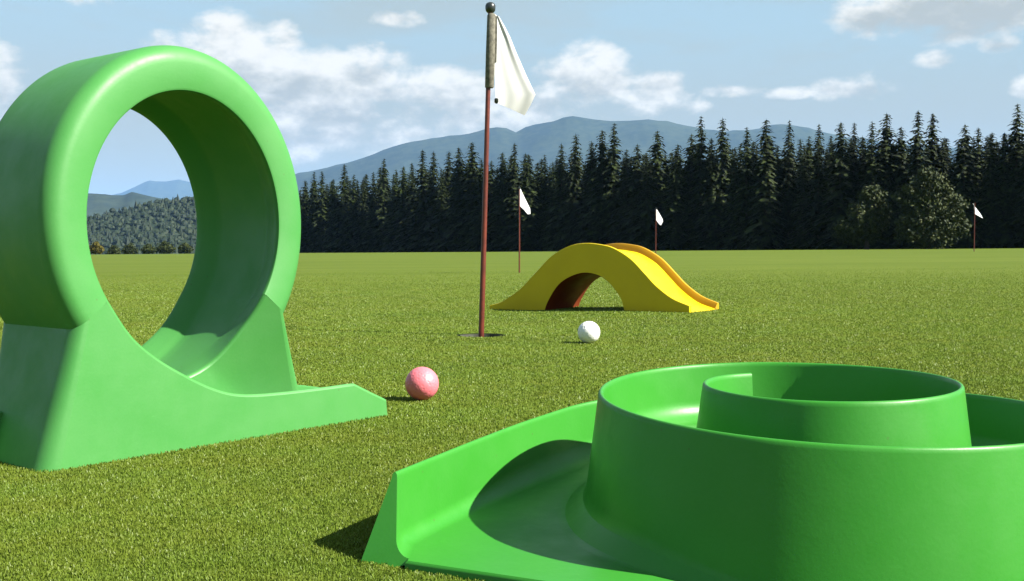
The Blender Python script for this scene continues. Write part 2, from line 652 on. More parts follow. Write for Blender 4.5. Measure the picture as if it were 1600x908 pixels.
    for d in rows:
        A = at(POUT, d - 360) if d >= 360 else np.array([cx, cy])
        z = floor_z(d)
        lip = 0
        if d <= 800:
            B = at(PIN, d)
        elif d == 804.0:
            B = at(PIN, 800) + dirv * 0.045
        else:
            k = (d - 808) / (LIP_END - 808)
            B = (at(PIN, 800) + dirv * 0.045) * (1 - k) + (s0 + sdir * .285) * k
            lip = 1
        row = [tuple(A * (1 - c / (nc - 1)) + B * c / (nc - 1)) + (z,) for c in range(nc)]
        dn = (B - A) / max(1e-6, np.linalg.norm(B - A))
        ez = (.0000, .0009, .0018, .0100) if lip else (0, 0, 0.0005, 0.001)
        for q_, zz in zip((.0006, .0016, .0022, .0024) if lip else (.0002, .0004, .0006, .0008), ez):
            e = B + dn * q_
            row.append((e[0], e[1], z - zz))
        rings.append(row)
    v, f = loft(rings, False, (False, False))
    fl = mesh_obj("channel_floor", [tuple(np.array(p) - off) for p in v], f, M_GREEN2, root, angle=42)
    fix_normals(fl)
    FOOT.append([(X[k] + NX[k] * .004, Y[k] + NY[k] * .004) for k in range(len(D)) if D[k] > 500] + [tuple(s0), tuple(s0 + sdir * .285)])


build_spiral()


# ---------------------------------------------------------------- looping (left foreground)
def build_loop():
    T = 0.8917
    q = 0.851
    Ri, Ro, w, zc = 0.1249, 0.1697, 0.1452, 0.2182
    Ro -= 0.0006
    root = empty("loop_ring_run", (-.3080, 1.0462, 0), T)
    tag(root, "large green plastic loop-the-loop with a round opening on a flared base and low ramp", "minigolf loop")
    bev = 0.0172
    cs = [(Ri, .0034), (Ri + .0009, .0011), (Ri + .003, 0.0), (Ro - bev - .0004, 0.0)]
    for k in range(1, 9):
        a = R(90 * k / 8)
        cs.append((Ro - bev + bev * math.sin(a), bev - bev * math.cos(a)))
    for k in range(0, 9):
        a = R(90 * k / 8)
        cs.append((Ro - bev + bev * math.cos(a), w - bev + bev * math.sin(a)))
    cs += [(Ri + .003, w), (Ri + .0009, w - .0011), (Ri, w - .0034)]
    inner = [(Ri + .0020, w - .010), (Ri + .0085, w - .026), (Ri + .0112, w - .031), (Ri + .012, w - .037)]
    cs += inner + [(Ri + .0122, w / 2)] + [(r, w - v) for r, v in inner[::-1]]
    A0, A1 = -35.0, 215.0
    rings = []
    for k in range(0, 97):
        a = R(A0 + (A1 - A0) * k / 96)
        sh = 0.0
        rings.append([(q * r * math.cos(a), v, zc + r * math.sin(a)) for r, v in cs])
    v, f = loft(rings, True, (True, True))
    o = mesh_obj("ring", v, f, M_GREEN, root, angle=38)
    fix_normals(o)

    def seam(r, side):
        a = R(A1 if side < 0 else A0)
        return (q * r * math.cos(a), zc + r * math.sin(a))

    # top line of the front wall, from the seam down into the ramp
    Wc = [seam(Ri, -1), (-.0700, .1205), (-.0545, .1035), (-.032, .0865), (-.008, .0722), (.010, .0625), (.028, .0545), (.048, .0482), (.075, .0445), (.119, .0428), (.150, .0424), (.178, .0422), (.200, .0424), (.2105, .0421), (.214, .0407), (.238, .0293), (.258, .0202), (.2614, .0180), (.262, .0150)]
    Wc = [np.array(p) for p in catmull(Wc[:12], 3)[:-1]] + [np.array(p) for p in Wc[11:]]
    Wc = np.array(Wc)
    tan = np.gradient(Wc, axis=0)
    nrm = np.stack([tan[:, 1], -tan[:, 0]], 1)
    nrm /= np.linalg.norm(nrm, axis=1)[:, None]
    depth = np.interp(Wc[:, 0], [-.09, 0.0, .08, .2, .262], [.0122, .014, .020, .026, .009])
    low = Wc + nrm * depth[:, None] * np.array([[-1, 1]]) * np.sign(-nrm[:, 1:2] * 1.0) if False else Wc.copy()
    # move outward (down and to the left): the channel floor lies below the wall's rim
    out = np.where(nrm[:, 1:2] < 0, nrm, -nrm)
    low = Wc + out * depth[:, None]
    low[:, 1] = np.maximum(low[:, 1], 0.0035)
    low[:, 0] = np.minimum(low[:, 0], .262)
    low[0] = seam(Ri + .0122, -1)

    def bevi(v):
        return bev - math.sqrt(max(0, bev * bev - (bev - v) ** 2)) if v < bev else 0.0

    def RIM(v):
        return float(np.interp(v, [0, .0007, .002, .0034], [.0030, .0016, .0004, 0]))

    def FR(v):
        return float(np.interp(v, [0, .0034, .010, .026, .031, .037], [0, 0, .0020, .0085, .0112, .0122])) / .0122

    def outline(v, upto=None, fr=None):
        """closed outline in (s, z) of the left block and ramp at depth v"""
        fr = FR(v) if fr is None else fr
        b = bevi(v)
        top = Wc * (1 - fr) + low * fr + out * RIM(v)
        a0 = seam(Ro - b, -1)
        pts = [(-.154 + b, -.004)]
        for k in (.25, .5, .75):
            pts.append(((-.154 + b) * (1 - k) + a0[0] * k, -.004 * (1 - k) + a0[1] * k))
        pts.append(a0)
        a_in = seam(Ri + (0.0122 * fr), -1)
        pts += [((a0[0] * (1 - k) + a_in[0] * k), (a0[1] * (1 - k) + a_in[1] * k)) for k in (.33, .66)]
        pts += [tuple(p) for p in top]
        pts.append((.2622, -.004))
        return pts

    def clip(pts, smax, smin=-9):
        return [(min(max(p[0], smin), smax), p[1]) for p in pts]

    def rot(p):
        return (-p[0], w - p[1], p[2])
    RS = 0.13
    vs = [0.0, .0007, .002, .004, .0065, .010, .014, .018, .022, .026, .030, .034, .045]
    base_parts = []
    # left block with front wall up to where the ramp starts
    for mirror in (False, True):
        r_ = []
        for v in vs + [.060, w / 2]:
            pts = []
            for (s, z) in outline(v):
                if s > RS:
                    s = RS
                pts.append((s, v, z))
            if v > .045:
                pts = [(min(p[0], .05), p[1], p[2]) for p in pts]
            r_.append([rot(p) if mirror else p for p in pts])
        # vertices past the clip collapse on the cutting plane; heights stay within the cut
        for rr in r_:
            zc_cut = None
            for j, p in enumerate(rr):
                pass
        base_parts.append((r_, mirror))
    meshes = []
    for r_, mirror in base_parts:
        fixed = []
        for ring_ in r_:
            sgn = -1 if mirror else 1
            smax = max(sgn * p[0] for p in ring_)
            # height of the outline where it meets the cut
            cutz = [p[2] for p in ring_ if abs(sgn * p[0] - smax) < 1e-6 and p[2] > 0]
            zt = cutz[0] if cutz else 0.03
            new = []
            seen = 0
            n_c = sum(1 for p in ring_ if abs(sgn * p[0] - smax) < 1e-6)
            for p in ring_:
                if abs(sgn * p[0] - smax) < 1e-6:
                    k = seen / max(1, n_c - 1)
                    new.append((p[0], p[1], zt * (1 - k) - .004 * k))
                    seen += 1
                else:
                    new.append(p)
            fixed.append(new)
        meshes.append(loft(fixed, True, (True, True)))

    # right block: its face leans back to the rear wall of the ramp
    nsx, nsz = math.sin(R(A0)), -math.cos(R(A0))

    def slant(x_, z):
        d_ = max(0.0, (x_ / q) * nsx + (z - zc) * nsz)
        t_ = min(1.0, d_ / 0.095)
        return 0.032 * (1 - (1 - t_) ** 1.25)
    edge = [seam(Ri, 1), (.0800, .1275), (.0700, .1095), (.0545, .0880), (.038, .0740), (.012, .0650), (-.012, .0640), (-.03, .067)]
    edge = [np.array(p) for p in catmull(edge, 3)]
    Fm = np.array([(-p[0], p[1]) for p in low])       # the mirrored channel floor
    Fm = Fm[Fm[:, 0].argsort()]
    fm = []
    for p in edge:
        s_t = p[0] + 0.004
        fm.append(np.array([s_t, np.interp(s_t, Fm[:, 0], Fm[:, 1])]))
    a_in = seam(Ri + .0122, 1)
    fm[0] = np.array(a_in)
    oR0 = seam(Ro, 1)

    def right_ring(fr, vfun, ins, bw, rim):
        pts = []
        tp = [e * (1 - fr) + g * fr for e, g in zip(edge, fm)]
        tp = [p + (p - np.array((0, zc + .02))) / np.linalg.norm(p - np.array((0, zc + .02))) * RIM(rim) for p in tp]
        body = [(-.03, .03), (-.03, -.004)]
        ne_ = len(edge)
        oi, ob = np.array(seam(Ro - ins, 1)), np.array((bw - ins, -.004))
        outp = [tuple(oi + (ob - oi) * (j / (ne_ - 1)) ** .8) for j in range(ne_ - 1, -1, -1)]
        loop_ = [tuple(p) for p in tp] + body + outp
        return [(s, vfun(s, z), z) for s, z in loop_]
    for mirror in (False, True):
        rr = []
        for (fr, dv, ins) in [(FR(d0), d0, bevi(d0)) for d0 in (0, .0007, .002, .004, .0065, .010, .014, .018, .022, .026, .031, .034)] + [(1.0, None, 0)]:
            ring_ = right_ring(fr, (lambda s, z, dv=dv: (slant(s, z) + dv) if dv is not None else w / 2), ins, .154 if mirror else .172, dv if dv is not None else 1)
            new = []
            for j, (s, v, z) in enumerate(ring_):
                if dv is not None:
                    v = slant(s, z) + dv
                new.append((s, min(v, w / 2), z))
            rr.append([rot(p) for p in new] if mirror else new)
            if dv == 0.0:
                ne = len(edge)
                o_in = np.array([new[-1][0], new[-1][2]])
                o_bt = np.array([new[ne + 2][0], new[ne + 2][2]])
                grid = []
                for k in range(ne):
                    a_, b_ = np.array((new[k][0], new[k][2])), o_in + (o_bt - o_in) * (k / (ne - 1)) ** .8
                    row = []
                    for c_ in range(11):
                        p_ = a_ * (1 - c_ / 10) + b_ * c_ / 10
                        row.append((float(p_[0]), slant(float(p_[0]), float(p_[1])), float(p_[1])))
                    grid.append([rot(p) for p in row] if mirror else row)
                patch = loft(grid, False, (False, False))
        meshes.append(loft(rr, True, (False, True)))
        meshes.append(patch)
    v, f = join(*meshes)
    b = mesh_obj("base", v, f, M_GREEN, root, angle=34)
    fix_normals(b)
    flat_caps(b)

    # ramps, front right and rear left
    for mirror in (False, True):
        rr = []
        for v in vs + [.0452, .0470, .0510, .0530]:
            o2 = outline(min(v, .034))
            top = [p for p in o2 if p[0] >= RS and p[1] > 0]
            if v > .045:
                bk = np.array([(RS, .0445), (.150, .0425), (.170, .0405), (.190, .0375), (.200, .0350), (.212, .0310), (.238, .0210), (.257, .0140), (.2608, .0110), (.262, .0080)])
                top = [(p[0], max(float(np.interp(p[0], bk[:, 0], bk[:, 1])) - (.0012 if v in (.0452, .0530) else 0), p[1])) for p in top]
            z0 = float(np.interp(RS, [p[0] for p in o2 if p[1] > 0 and p[0] > 0.02], [p[1] for p in o2 if p[1] > 0 and p[0] > 0.02])) if v <= .045 else .0445
            ring_ = [(RS, v, -.004), (RS, v, z0)] + [(s, v, z) for s, z in top] + [(.2622, v, -.004)]
            rr.append([rot(p) for p in ring_] if mirror else ring_)
        vv, ff = loft(rr, True, (True, True))
        rp = mesh_obj("ramp", vv, ff, M_GREEN, root, angle=34)
        fix_normals(rp)
        flat_caps(rp)

    u_, n_ = (math.cos(T), math.sin(T)), (-math.sin(T), math.cos(T))
    FOOT.append([(-.3080 + s_ * u_[0] + v_ * n_[0], 1.0462 + s_ * u_[1] + v_ * n_[1]) for s_, v_ in ((-.145, .004), (.259, .004), (.259, .050), (.145, .055), (.145, .141), (-.259, .141), (-.259, .095), (-.145, .09))])


build_loop()


# ---------------------------------------------------------------- yellow bridge
def build_bridge():
    T = -0.62
    Wd = 0.205
    root = empty("bridge_run", (.5223, 3.2003, 0), T)
    root.location.z = -0.0060
    tag(root, "yellow plastic humpback bridge run with an arched tunnel, standing on the green", "minigolf bridge")
    top = [(-.7340, .0045), (-.7000, .0125), (-.6720, .0245), (-.6110, .0610), (-.5460, .1190), (-.4850, .1720), (-.4180, .2030), (-.3600, .2115), (-.3050, .2070), (-.2580, .1960), (-.1986, .1640), (-.1487, .1190), (-.1105, .0830), (-.0570, .0470), (0, .0262)]
    top = [np.array(p) for p in catmull(top, 4)]
    arch = [(-.2170, -.006), (-.2250, .026), (-.2372, .0500), (-.2714, .0880), (-.3117, .1115), (-.3643, .1190), (-.4177, .1050), (-.4612, .0780), (-.4966, .0310), (-.5120, -.002), (-.5140, -.022)]
    arch = [np.array(p) for p in catmull(arch, 4)]
    top = np.array(top)
    tn = np.gradient(top, axis=0)
    nn = np.stack([tn[:, 1], -tn[:, 0]], 1)
    nn /= np.linalg.norm(nn, axis=1)[:, None]
    dep = np.interp(top[:, 0], [-.734, -.70, -.05, 0], [.008, .020, .021, .0185])
    low = top + nn * dep[:, None]
    low[:, 0] = np.clip(low[:, 0], -.734, 0)
    low[0] = (-.734, -.004)
    low[-1] = (0, .0065)
    bot = lambda s: -.012 + .020 * s

    def body_ring(v, lowc, ins=0):
        pts = [(s, v, z) for s, z in lowc]
        pts += [(0.0, v, bot(0))]
        pts += [(s, v, max(z, bot(s)) if i not in (0, len(arch) - 1) else bot(s)) for i, (s, z) in enumerate(arch)]
        pts += [(-.734, v, bot(-.734))]
        return pts
    t_ = .011
    lin = []  # added sheet under the arch; its red-brown paints the shade on the yellow
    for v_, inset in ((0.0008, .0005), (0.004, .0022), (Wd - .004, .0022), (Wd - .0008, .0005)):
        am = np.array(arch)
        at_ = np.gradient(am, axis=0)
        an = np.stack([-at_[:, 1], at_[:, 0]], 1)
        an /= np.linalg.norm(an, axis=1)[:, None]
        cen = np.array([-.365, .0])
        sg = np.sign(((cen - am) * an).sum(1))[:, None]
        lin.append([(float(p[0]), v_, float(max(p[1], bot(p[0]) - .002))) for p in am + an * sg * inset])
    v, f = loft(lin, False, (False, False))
    shade_ob = mesh_obj("arch_shade_sheet", v, f, M_ARCH_SHADE, root, angle=40)
    tag(shade_ob, "dark red-brown underside of the arch")
    v, f = loft([body_ring(0, low), body_ring(t_, low), body_ring(Wd - t_, low), body_ring(Wd, low)], True, (True, True))
    b = mesh_obj("arch_body", v, f, M_YELLOW, root, angle=30)
    fix_normals(b)
    for side in (0, 1):
        rr = []
        for (v, ins) in ((0, .0015), (.0012, .0003), (.003, 0), (t_ - .003, 0), (t_ - .001, .0004), (t_, .002), (t_ + .0045, None)):
            if ins is None:
                up = top + nn * dep[:, None] * .86
            else:
                up = top + nn * ins
            dn = low.copy()
            ring_ = [(s, v, z) for s, z in up] + [(s, v, z) for s, z in dn[::-1]]
            if side:
                ring_ = [(s, Wd - v_, z) for s, v_, z in ring_]
            rr.append(ring_)
        v, f = loft(rr, True, (True, True))
        r_ = mesh_obj("side_rail", v, f, M_ORANGE if side else M_YELLOW, root, angle=30)
        if side:
            tag(r_, "far rail with an orange-brown edge")
        fix_normals(r_)


build_bridge()


# ---------------------------------------------------------------- balls
def ball(name, loc, rad, mat, label):
    v, f = [], []
    nu, nv = 48, 28
    for j in range(1, nv):
        a = math.pi * j / nv
        for i in range(nu):
            b = 2 * math.pi * i / nu
            v.append((rad * math.sin(a) * math.cos(b), rad * math.sin(a) * math.sin(b), rad * math.cos(a)))
    v += [(0, 0, rad), (0, 0, -rad)]
    for j in range(nv - 2):
        for i in range(nu):
            k = (i + 1) % nu
            f.append((j * nu + i, (j + 1) * nu + i, (j + 1) * nu + k, j * nu + k))
    for i in range(nu):
        k = (i + 1) % nu
        f.append((len(v) - 2, i, k))
        f.append((len(v) - 1, (nv - 2) * nu + k, (nv - 2) * nu + i))
    o = mesh_obj(name, v, f, mat, angle=None)
    o.location = loc
    o.rotation_euler = (0.7, 0.4, 1.1)
    tag(o, label, "golf ball", "golf balls lying on the green")


ball("golf_ball", (-.1140, 1.372, .0213), .0213, M_PINK, "pink ball on the grass just off the tip of the green loop's ramp")
ball("golf_ball", (.1548, 2.185, .0222), .0226, M_WHITE, "white dimpled ball on the grass in front of the yellow bridge")


# ---------------------------------------------------------------- flags
def tube_rings(pts, rads, n=16):
    rings = []
    for (x, y, z), r in zip(pts, rads):
        rings.append([(x + r * math.cos(2 * math.pi * k / n), y + r * math.sin(2 * math.pi * k / n), z) for k in range(n)])
    return loft(rings, True, (True, True))


def cloth(poly_left, poly_right, thick, wave, nu=14):
    """hanging cloth: rows between a left and a right edge, given thickness"""
    rows = len(poly_left)
    front, back = [], []
    for i in range(rows):
        a = np.array(poly_left[i])
        b = np.array(poly_right[i])
        for j in range(nu + 1):
            t = j / nu
            p = a * (1 - t) + b * t
            y = wave(t, i / (rows - 1))
            front.append((p[0], y - thick / 2, p[1]))
            back.append((p[0], y + thick / 2, p[1]))
    v = front + back
    n = len(front)
    f = []
    w_ = nu + 1
    for i in range(rows - 1):
        for j in range(nu):
            a = i * w_ + j
            f.append((a, a + w_, a + w_ + 1, a + 1))
            f.append((n + a, n + a + 1, n + a + w_ + 1, n + a + w_))
    for i in range(rows - 1):
        for j, s in ((0, 1), (nu, -1)):
            a = i * w_ + j
            f.append((a, a + w_, n + a + w_, n + a))
    for j in range(nu):
        a = j
        f.append((a, a + 1, n + a + 1, n + a))
        a = (rows - 1) * w_ + j
        f.append((a, a + 1, n + a + 1, n + a))
    return v, f


def build_main_flag():
    K = 2.3890 / 1700.0            # metres per photo pixel at this distance
    root = empty("golf_flag", (HOLE[0], HOLE[1], 0))
    tag(root, "tall nearest golf flag on a red pole with black knob and grey sleeve", "golf flag", "golf flags on the green")
    lean = 0.0290
    P = lambda px, py: ((px - 752) * K, (525 - py) * K)

    def ax(z):
        return lean * z
    hts = [-.072, 0, .1, .3, .5, .62, .705]
    v, f = tube_rings([(ax(z), 0, z) for z in hts], [.0062, .0062, .0060, .0056, .0052, .005, .005], 18)
    fix_normals(mesh_obj("pole", v, f, M_POLE, root))
    # sleeve
    zt, zb = (525 - 27) * K, (525 - 141) * K
    cxs = 5.0 * K
    prof = [(zb, .0085), (zb + .002, .0098), ((zb + zt) / 2, .0100), (zt - .004, .0092), (zt, .0070)]
    v, f = tube_rings([(ax(z) + .0028, 0, z) for z, r in prof], [r for z, r in prof], 20)
    fix_normals(mesh_obj("sleeve", v, f, M_TUBE, root))
    # knob
    zk = (525 - 17) * K
    prof = [(-.0115, .0075), (-.0085, .0100), (-.0030, .0112), (.003, .0112), (.0075, .0090), (.0100, .0050), (.0105, .001)]
    v, f = tube_rings([(ax(zk), 0, zk + a) for a, r in prof], [r for a, r in prof], 20)
    fix_normals(mesh_obj("knob", v, f, M_KNOB, root))
    # cloth
    left = [P(775, 29), P(777, 50), P(776, 80), P(775, 105), P(775, 130), P(774.5, 150), P(776, 163)]
    right = [P(779, 31), P(792, 55), P(806, 82), P(816, 106), P(827, 130), P(836.5, 147), P(819, 181)]
    # split the lower right edge so that the corner of the pennant shows
    left = [P(773, 27), P(773.5, 45), P(773.5, 60), P(773, 80), P(773, 100), P(773, 120), P(774.5, 140), P(774.5, 152), P(775, 160), P(777, 164)]
    right = [P(780, 30), P(789, 45), P(797, 60), P(806, 82), P(815, 102), P(824, 122), P(833, 140), P(837, 148), P(830, 163), P(820, 180)]
    wv = lambda t, s: .003 * math.sin(t * 5.0 + 1.8 * s) * (0.25 + 0.75 * t) + .0022 * math.sin(t * 13 - 3 * s + 1) * t - 0.004 * t * s + 0.044 * t * (0.25 + 0.75 * s)
    v, f = cloth(left, right, .0012, wv, 22)
    fix_normals(mesh_obj("pennant", v, f, M_CLOTH, root, angle=50))
    # hem strip and clip
    z1, z2 = (525 - 31) * K, (525 - 101) * K
    hem = [[((x - 752) * K + dx, dy, z) for dx, dy in ((-.0018, -.002), (.0022, -.002), (.0022, .002), (-.0018, .002))] for x, z in ((775.5, z1), (775.5, (z1 + z2) / 2), (774.5, z2))]
    v, f = loft(hem, True, (True, True))
    fix_normals(mesh_obj("hem_strip", v, f, M_TUBE, root, angle=20))
    zc_ = (525 - 161) * K
    v, f = tube_rings([((776 - 752) * K, -.002, zc_ - .006), ((776 - 752) * K, -.002, zc_ - .003), ((776 - 752) * K, -.002, zc_ + .004), ((776 - 752) * K, -.002, zc_ + .006)], [.002, .0045, .0045, .002], 10)
    fix_normals(mesh_obj("clip", v, f, M_KNOB, root))


build_main_flag()


def small_flag(px, top_py, y, label, pts, shade=1.0, height=0.717):
    """a flag farther out; its pennant outline in photo pixels from the pole"""
    K = y / 1700.0
    x = (px - 800) * K
    z0 = float(gz(x, y))
    h = CAM_H + (385 - top_py) * K - z0
    root = empty("golf_flag", (x, y, z0))
    tag(root, label, "golf flag", "golf flags on the green")
    v, f = tube_rings([(0, 0, -.05), (0, 0, h * .5), (0, 0, h)], [.0065 * max(1, y / 16), .006 * max(1, y / 16), .0055 * max(1, y / 16)], 10)
    fix_normals(mesh_obj("pole", v, f, M_POLE, root))
    left, right = pts
    L_ = [(dx * K, h - dy * K) for dx, dy in left]
    R_ = [(dx * K, h - dy * K) for dx, dy in right]
    wv = lambda t, s: .007 * math.sin(t * 6.0 + 2 * s) * (0.25 + 0.75 * t) + .6 * t * (R_[-1][0] - L_[0][0])
    v, f = cloth(L_, R_, .002, wv, 10)
    fix_normals(mesh_obj("pennant", v, f, M_CLOTH, root, angle=50))
    prof = [(-.012, .007), (-.004, .0105), (.004, .0105), (.0105, .003)]
    v, f = tube_rings([(0, 0, h + a) for a, r in prof], [r for a, r in prof], 10)
    fix_normals(mesh_obj("knob", v, f, M_KNOB, root))


small_flag(811.5, 294, 9.45, "second largest golf flag, above the left end of the yellow bridge",
           ([(0, 1), (0, 14), (0, 28), (7, 34), (13, 41)], [(2, 1), (8, 14), (13, 24), (17, 32), (17.5, 40)]))
small_flag(1024.5, 326, 15.5, "distant white flag on a thin pole rising behind the right slope of the yellow bridge",
           ([(-1, 1), (-1, 9), (0, 17), (3, 22), (7, 26)], [(2, 1), (7, 9), (11, 16), (12, 20), (9, 26)]))
small_flag(1521.5, 317, 42.0, "distant white flag at the far right beside the round bushy broadleaf tree",
           ([(-1, 1), (-1, 8), (-1, 17), (3, 19), (12, 24)], [(1, 1), (6, 7), (10, 12), (14, 17), (18, 24)]))


# ---------------------------------------------------------------- turf blades (near ground)
def inside(px_, py_, poly):
    c = np.zeros(len(px_), bool)
    n = len(poly)
    for i in range(n):
        x1, y1 = poly[i]
        x2, y2 = poly[(i + 1) % n]
        if y1 == y2:
            continue
        c ^= ((y1 > py_) != (y2 > py_)) & (px_ < (x2 - x1) * (py_ - y1) / (y2 - y1) + x1)
    return c


def build_grass():
    rng = np.random.default_rng(5)
    allv, tones = [], []
    n = 1620000
    Y0, Y1 = 0.52, 15.0
    # the density falls with distance while each modelled tuft grows
    u = rng.random(n)
    pw = -0.30
    y = (Y0 ** pw + u * (Y1 ** pw - Y0 ** pw)) ** (1 / pw)
    keep = rng.random(n) < sstep(15.0, 3.5, y)
    y = y[keep]
    n = len(y)
    xr = (rng.random(n) * 2 - 1) * 1.55
    soft = rng.random(n) < 0.04 + 0.96 * sstep(1.45, 0.98, np.abs(xr))
    x, y = (xr * (y * 0.50 + .03))[soft], y[soft]
    n = len(x)
    keep = np.hypot(x - HOLE[0], y - HOLE[1]) > 0.0555
    for poly in FOOT:
        keep &= ~inside(x, y, poly)
    x, y = x[keep], y[keep]
    n = len(x)
    z = gz(x, y)
    sz = np.maximum(1.0, y / 0.8) ** 0.80
    h = (0.0011 + 0.0014 * rng.random(n)) * sz ** 0.28 * (0.25 + 0.75 * sstep(14.0, 3.0, y))
    wd = (0.00026 + 0.00024 * rng.random(n)) * sz
    a = rng.random(n) * 2 * np.pi
    ln = h * (0.1 + 0.75 * rng.random(n))
    la = rng.random(n) * 2 * np.pi
    bx, by = np.cos(a) * wd, np.sin(a) * wd
    p0 = np.stack([x - bx, y - by, z - .0006], 1)
    p1 = np.stack([x + bx, y + by, z - .0006], 1)
    mx, my = np.cos(la) * ln, np.sin(la) * ln
    p2 = np.stack([x + bx * .8 + mx * .6, y + by * .8 + my * .6, z + h * .75], 1)
    p3 = np.stack([x - bx * .5 + mx, y - by * .5 + my, z + h], 1)
    allv.append(np.stack([p0, p1, p2, p3], 1).reshape(-1, 3))
    tones.append(np.repeat(rng.random(n), 4))
    V = np.concatenate(allv).astype(np.float32)
    Tn = np.concatenate(tones).astype(np.float32)
    nq = len(V) // 4
    me = bpy.data.meshes.new("grass")
    me.vertices.add(len(V))
    me.vertices.foreach_set("co", V.ravel())
    me.loops.add(nq * 4)
    me.loops.foreach_set("vertex_index", np.arange(nq * 4, dtype=np.int32))
    me.polygons.add(nq)
    me.polygons.foreach_set("loop_start", np.arange(0, nq * 4, 4, dtype=np.int32))
    at = me.attributes.new("tone", 'FLOAT', 'POINT')
    at.data.foreach_set("value", Tn)
    me.update(calc_edges=True)
    me.materials.append(M_BLADE)
    o = link(bpy.data.objects.new("grass", me))
    tag(o, "short olive green turf blades of the putting green", "grass", None, "stuff")


build_grass()


# ---------------------------------------------------------------- trees
def spruce_meshes(seed, wide=1.0):
    """unit spruce, 1 m tall; crown made of drooping needle sprays"""
    rnd = random.Random(seed)
    v, f = [], []

    def tri(a, b, c):
        i = len(v)
        v.extend((a, b, c))
        f.append((i, i + 1, i + 2))
    z = 0.035
    while z < 0.985:
        t = (z - 0.03) / 0.97
        Rz = (0.172 * wide) * ((1 - t) ** 0.57) * (0.85 + 0.3 * rnd.random()) + .006
        n = max(6, int(12 - 5 * t))
        a0 = rnd.random() * 6.28
        for k in range(n):
            a = a0 + 6.283 * k / n + rnd.uniform(-.25, .25)
            Lb = Rz * rnd.uniform(0.62, 1.14)
            if rnd.random() < 0.09:
                continue
            ca, sa = math.cos(a), math.sin(a)
            zb = z + rnd.uniform(-.008, .008)
            droop = Lb * rnd.uniform(0.28, 0.60)
            ns = max(2, int(6 * (1 - t) + 2))
            for s in range(ns):
                q0 = s / ns
                q = (s + 0.9) / ns
                r0, r1 = Lb * q0, Lb * min(1.0, q + .1)
                zz0 = zb - droop * q0 ** 1.3 + Lb * .10 * math.sin(q0 * 3.1)
                zz1 = zb - droop * q ** 1.3 + (0.06 * Lb if s == ns - 1 else 0)
                wq = Lb * (0.30 * (1.08 - q) + 0.09) * rnd.uniform(.8, 1.25)
                for sd in (-1, 1):
                    ang = a + sd * rnd.uniform(.5, .95)
                    ex = ca * r0 + math.cos(ang) * wq * 1.35
                    ey_ = sa * r0 + math.sin(ang) * wq * 1.35
                    ez = zz0 - wq * rnd.uniform(.25, .8)
                    tri((ca * r0, sa * r0, zz0 + .002), (ex, ey_, ez), (ca * r1, sa * r1, zz1))
                # hanging fringe
                if rnd.random() < .65:
                    hx = ca * (r0 + r1) / 2
                    hy = sa * (r0 + r1) / 2
                    dz = wq * rnd.uniform(.5, 1.0)
                    tri((ca * r0, sa * r0, zz0), (hx - sa * .004, hy + ca * .004, (zz0 + zz1) / 2 - dz), (ca * r1, sa * r1, zz1))
        z += (0.019 * (1 - t) ** 0.5 + 0.009) * rnd.uniform(.85, 1.2)
    # leader
    tri((0.004, 0, .95), (-.004, 0, .95), (0, 0, 1.0))
    tri((0, .004, .95), (0, -.004, .95), (0, 0, 0.998))
    me = bpy.data.meshes.new("spruce_crown")
    me.from_pydata(v, [], f)
    me.materials.append(M_SPRUCE)
    rings = [[(r * math.cos(k * 1.0472), r * math.sin(k * 1.0472), zz) for k in range(6)] for zz, r in ((-.02, .019), (0.02, .0155), (.3, .011), (.7, .005), (.97, .001))]
    tv, tf = loft(rings, True, (True, True))
    tm = bpy.data.meshes.new("spruce_trunk")
    tm.from_pydata(tv, [], tf)
    tm.materials.append(M_BARK)
    return me, tm


SPR = [spruce_meshes(100 + i, w_) for i, w_ in enumerate((1.0, .86, 1.12, .94, 1.22, .8, 1.05))]


def place_spruce(x, y, h, wide, var, rot, label, group, name="spruce_tree"):
    z = float(gz(x, y))
    root = empty(name, (x, y, z), rot)
    root.scale = (wide, wide, h)
    tag(root, label, "tree", group)
    for nm, me in (("trunk", SPR[var][1]), ("crown", SPR[var][0])):
        c = bpy.data.objects.new(nm, me)
        link(c)
        c.parent = root


def tree_y(px):
    """distance of the forest edge seen at a photo column"""
    return np.interp(px, [380, 470, 700, 1000, 1300, 1600, 1800], [250, 225, 172, 137, 117, 106, 100])


TOPS = [(478, 281), (492, 268), (504, 267), (522, 279), (539, 256), (554, 272), (569, 276), (584, 268), (601, 247), (616, 271), (631, 259), (646, 268),
        (661, 233), (678, 235), (690, 262), (702, 235), (717, 229), (738, 221), (752, 246), (768, 250), (785, 237), (804, 223), (826, 240), (851, 241), (863, 252), (877, 223),
        (899, 208), (924, 219), (940, 202), (959, 192), (978, 232), (995, 224), (1026, 203), (1010, 240), (1056, 234), (1079, 208), (1094, 181), (1110, 214), (1127, 183), (1147, 228),
        (1165, 198), (1195, 185), (1181, 225), (1213, 226), (1231, 187), (1254, 226), (1277, 193), (1262, 212), (1296, 211), (1311, 190), (1332, 191), (1348, 221), (1360, 189), (1382, 176), (1405, 197),
        (1431, 172), (1454, 176), (1470, 219), (1504, 193), (1525, 199), (1545, 222), (1585, 162), (1566, 206), (1610, 181)]
KINDS = ["slender dark spruce", "broad dark spruce", "ragged dark spruce", "dense spruce with drooping boughs"]
rnd = random.Random(11)


def where_words(px, i):
    return px


def tree_label(px, top, i):
    size = "tall" if top < np.interp(px, [460, 700, 1000, 1300, 1600], [258, 230, 205, 192, 185]) else "shorter"
    return size


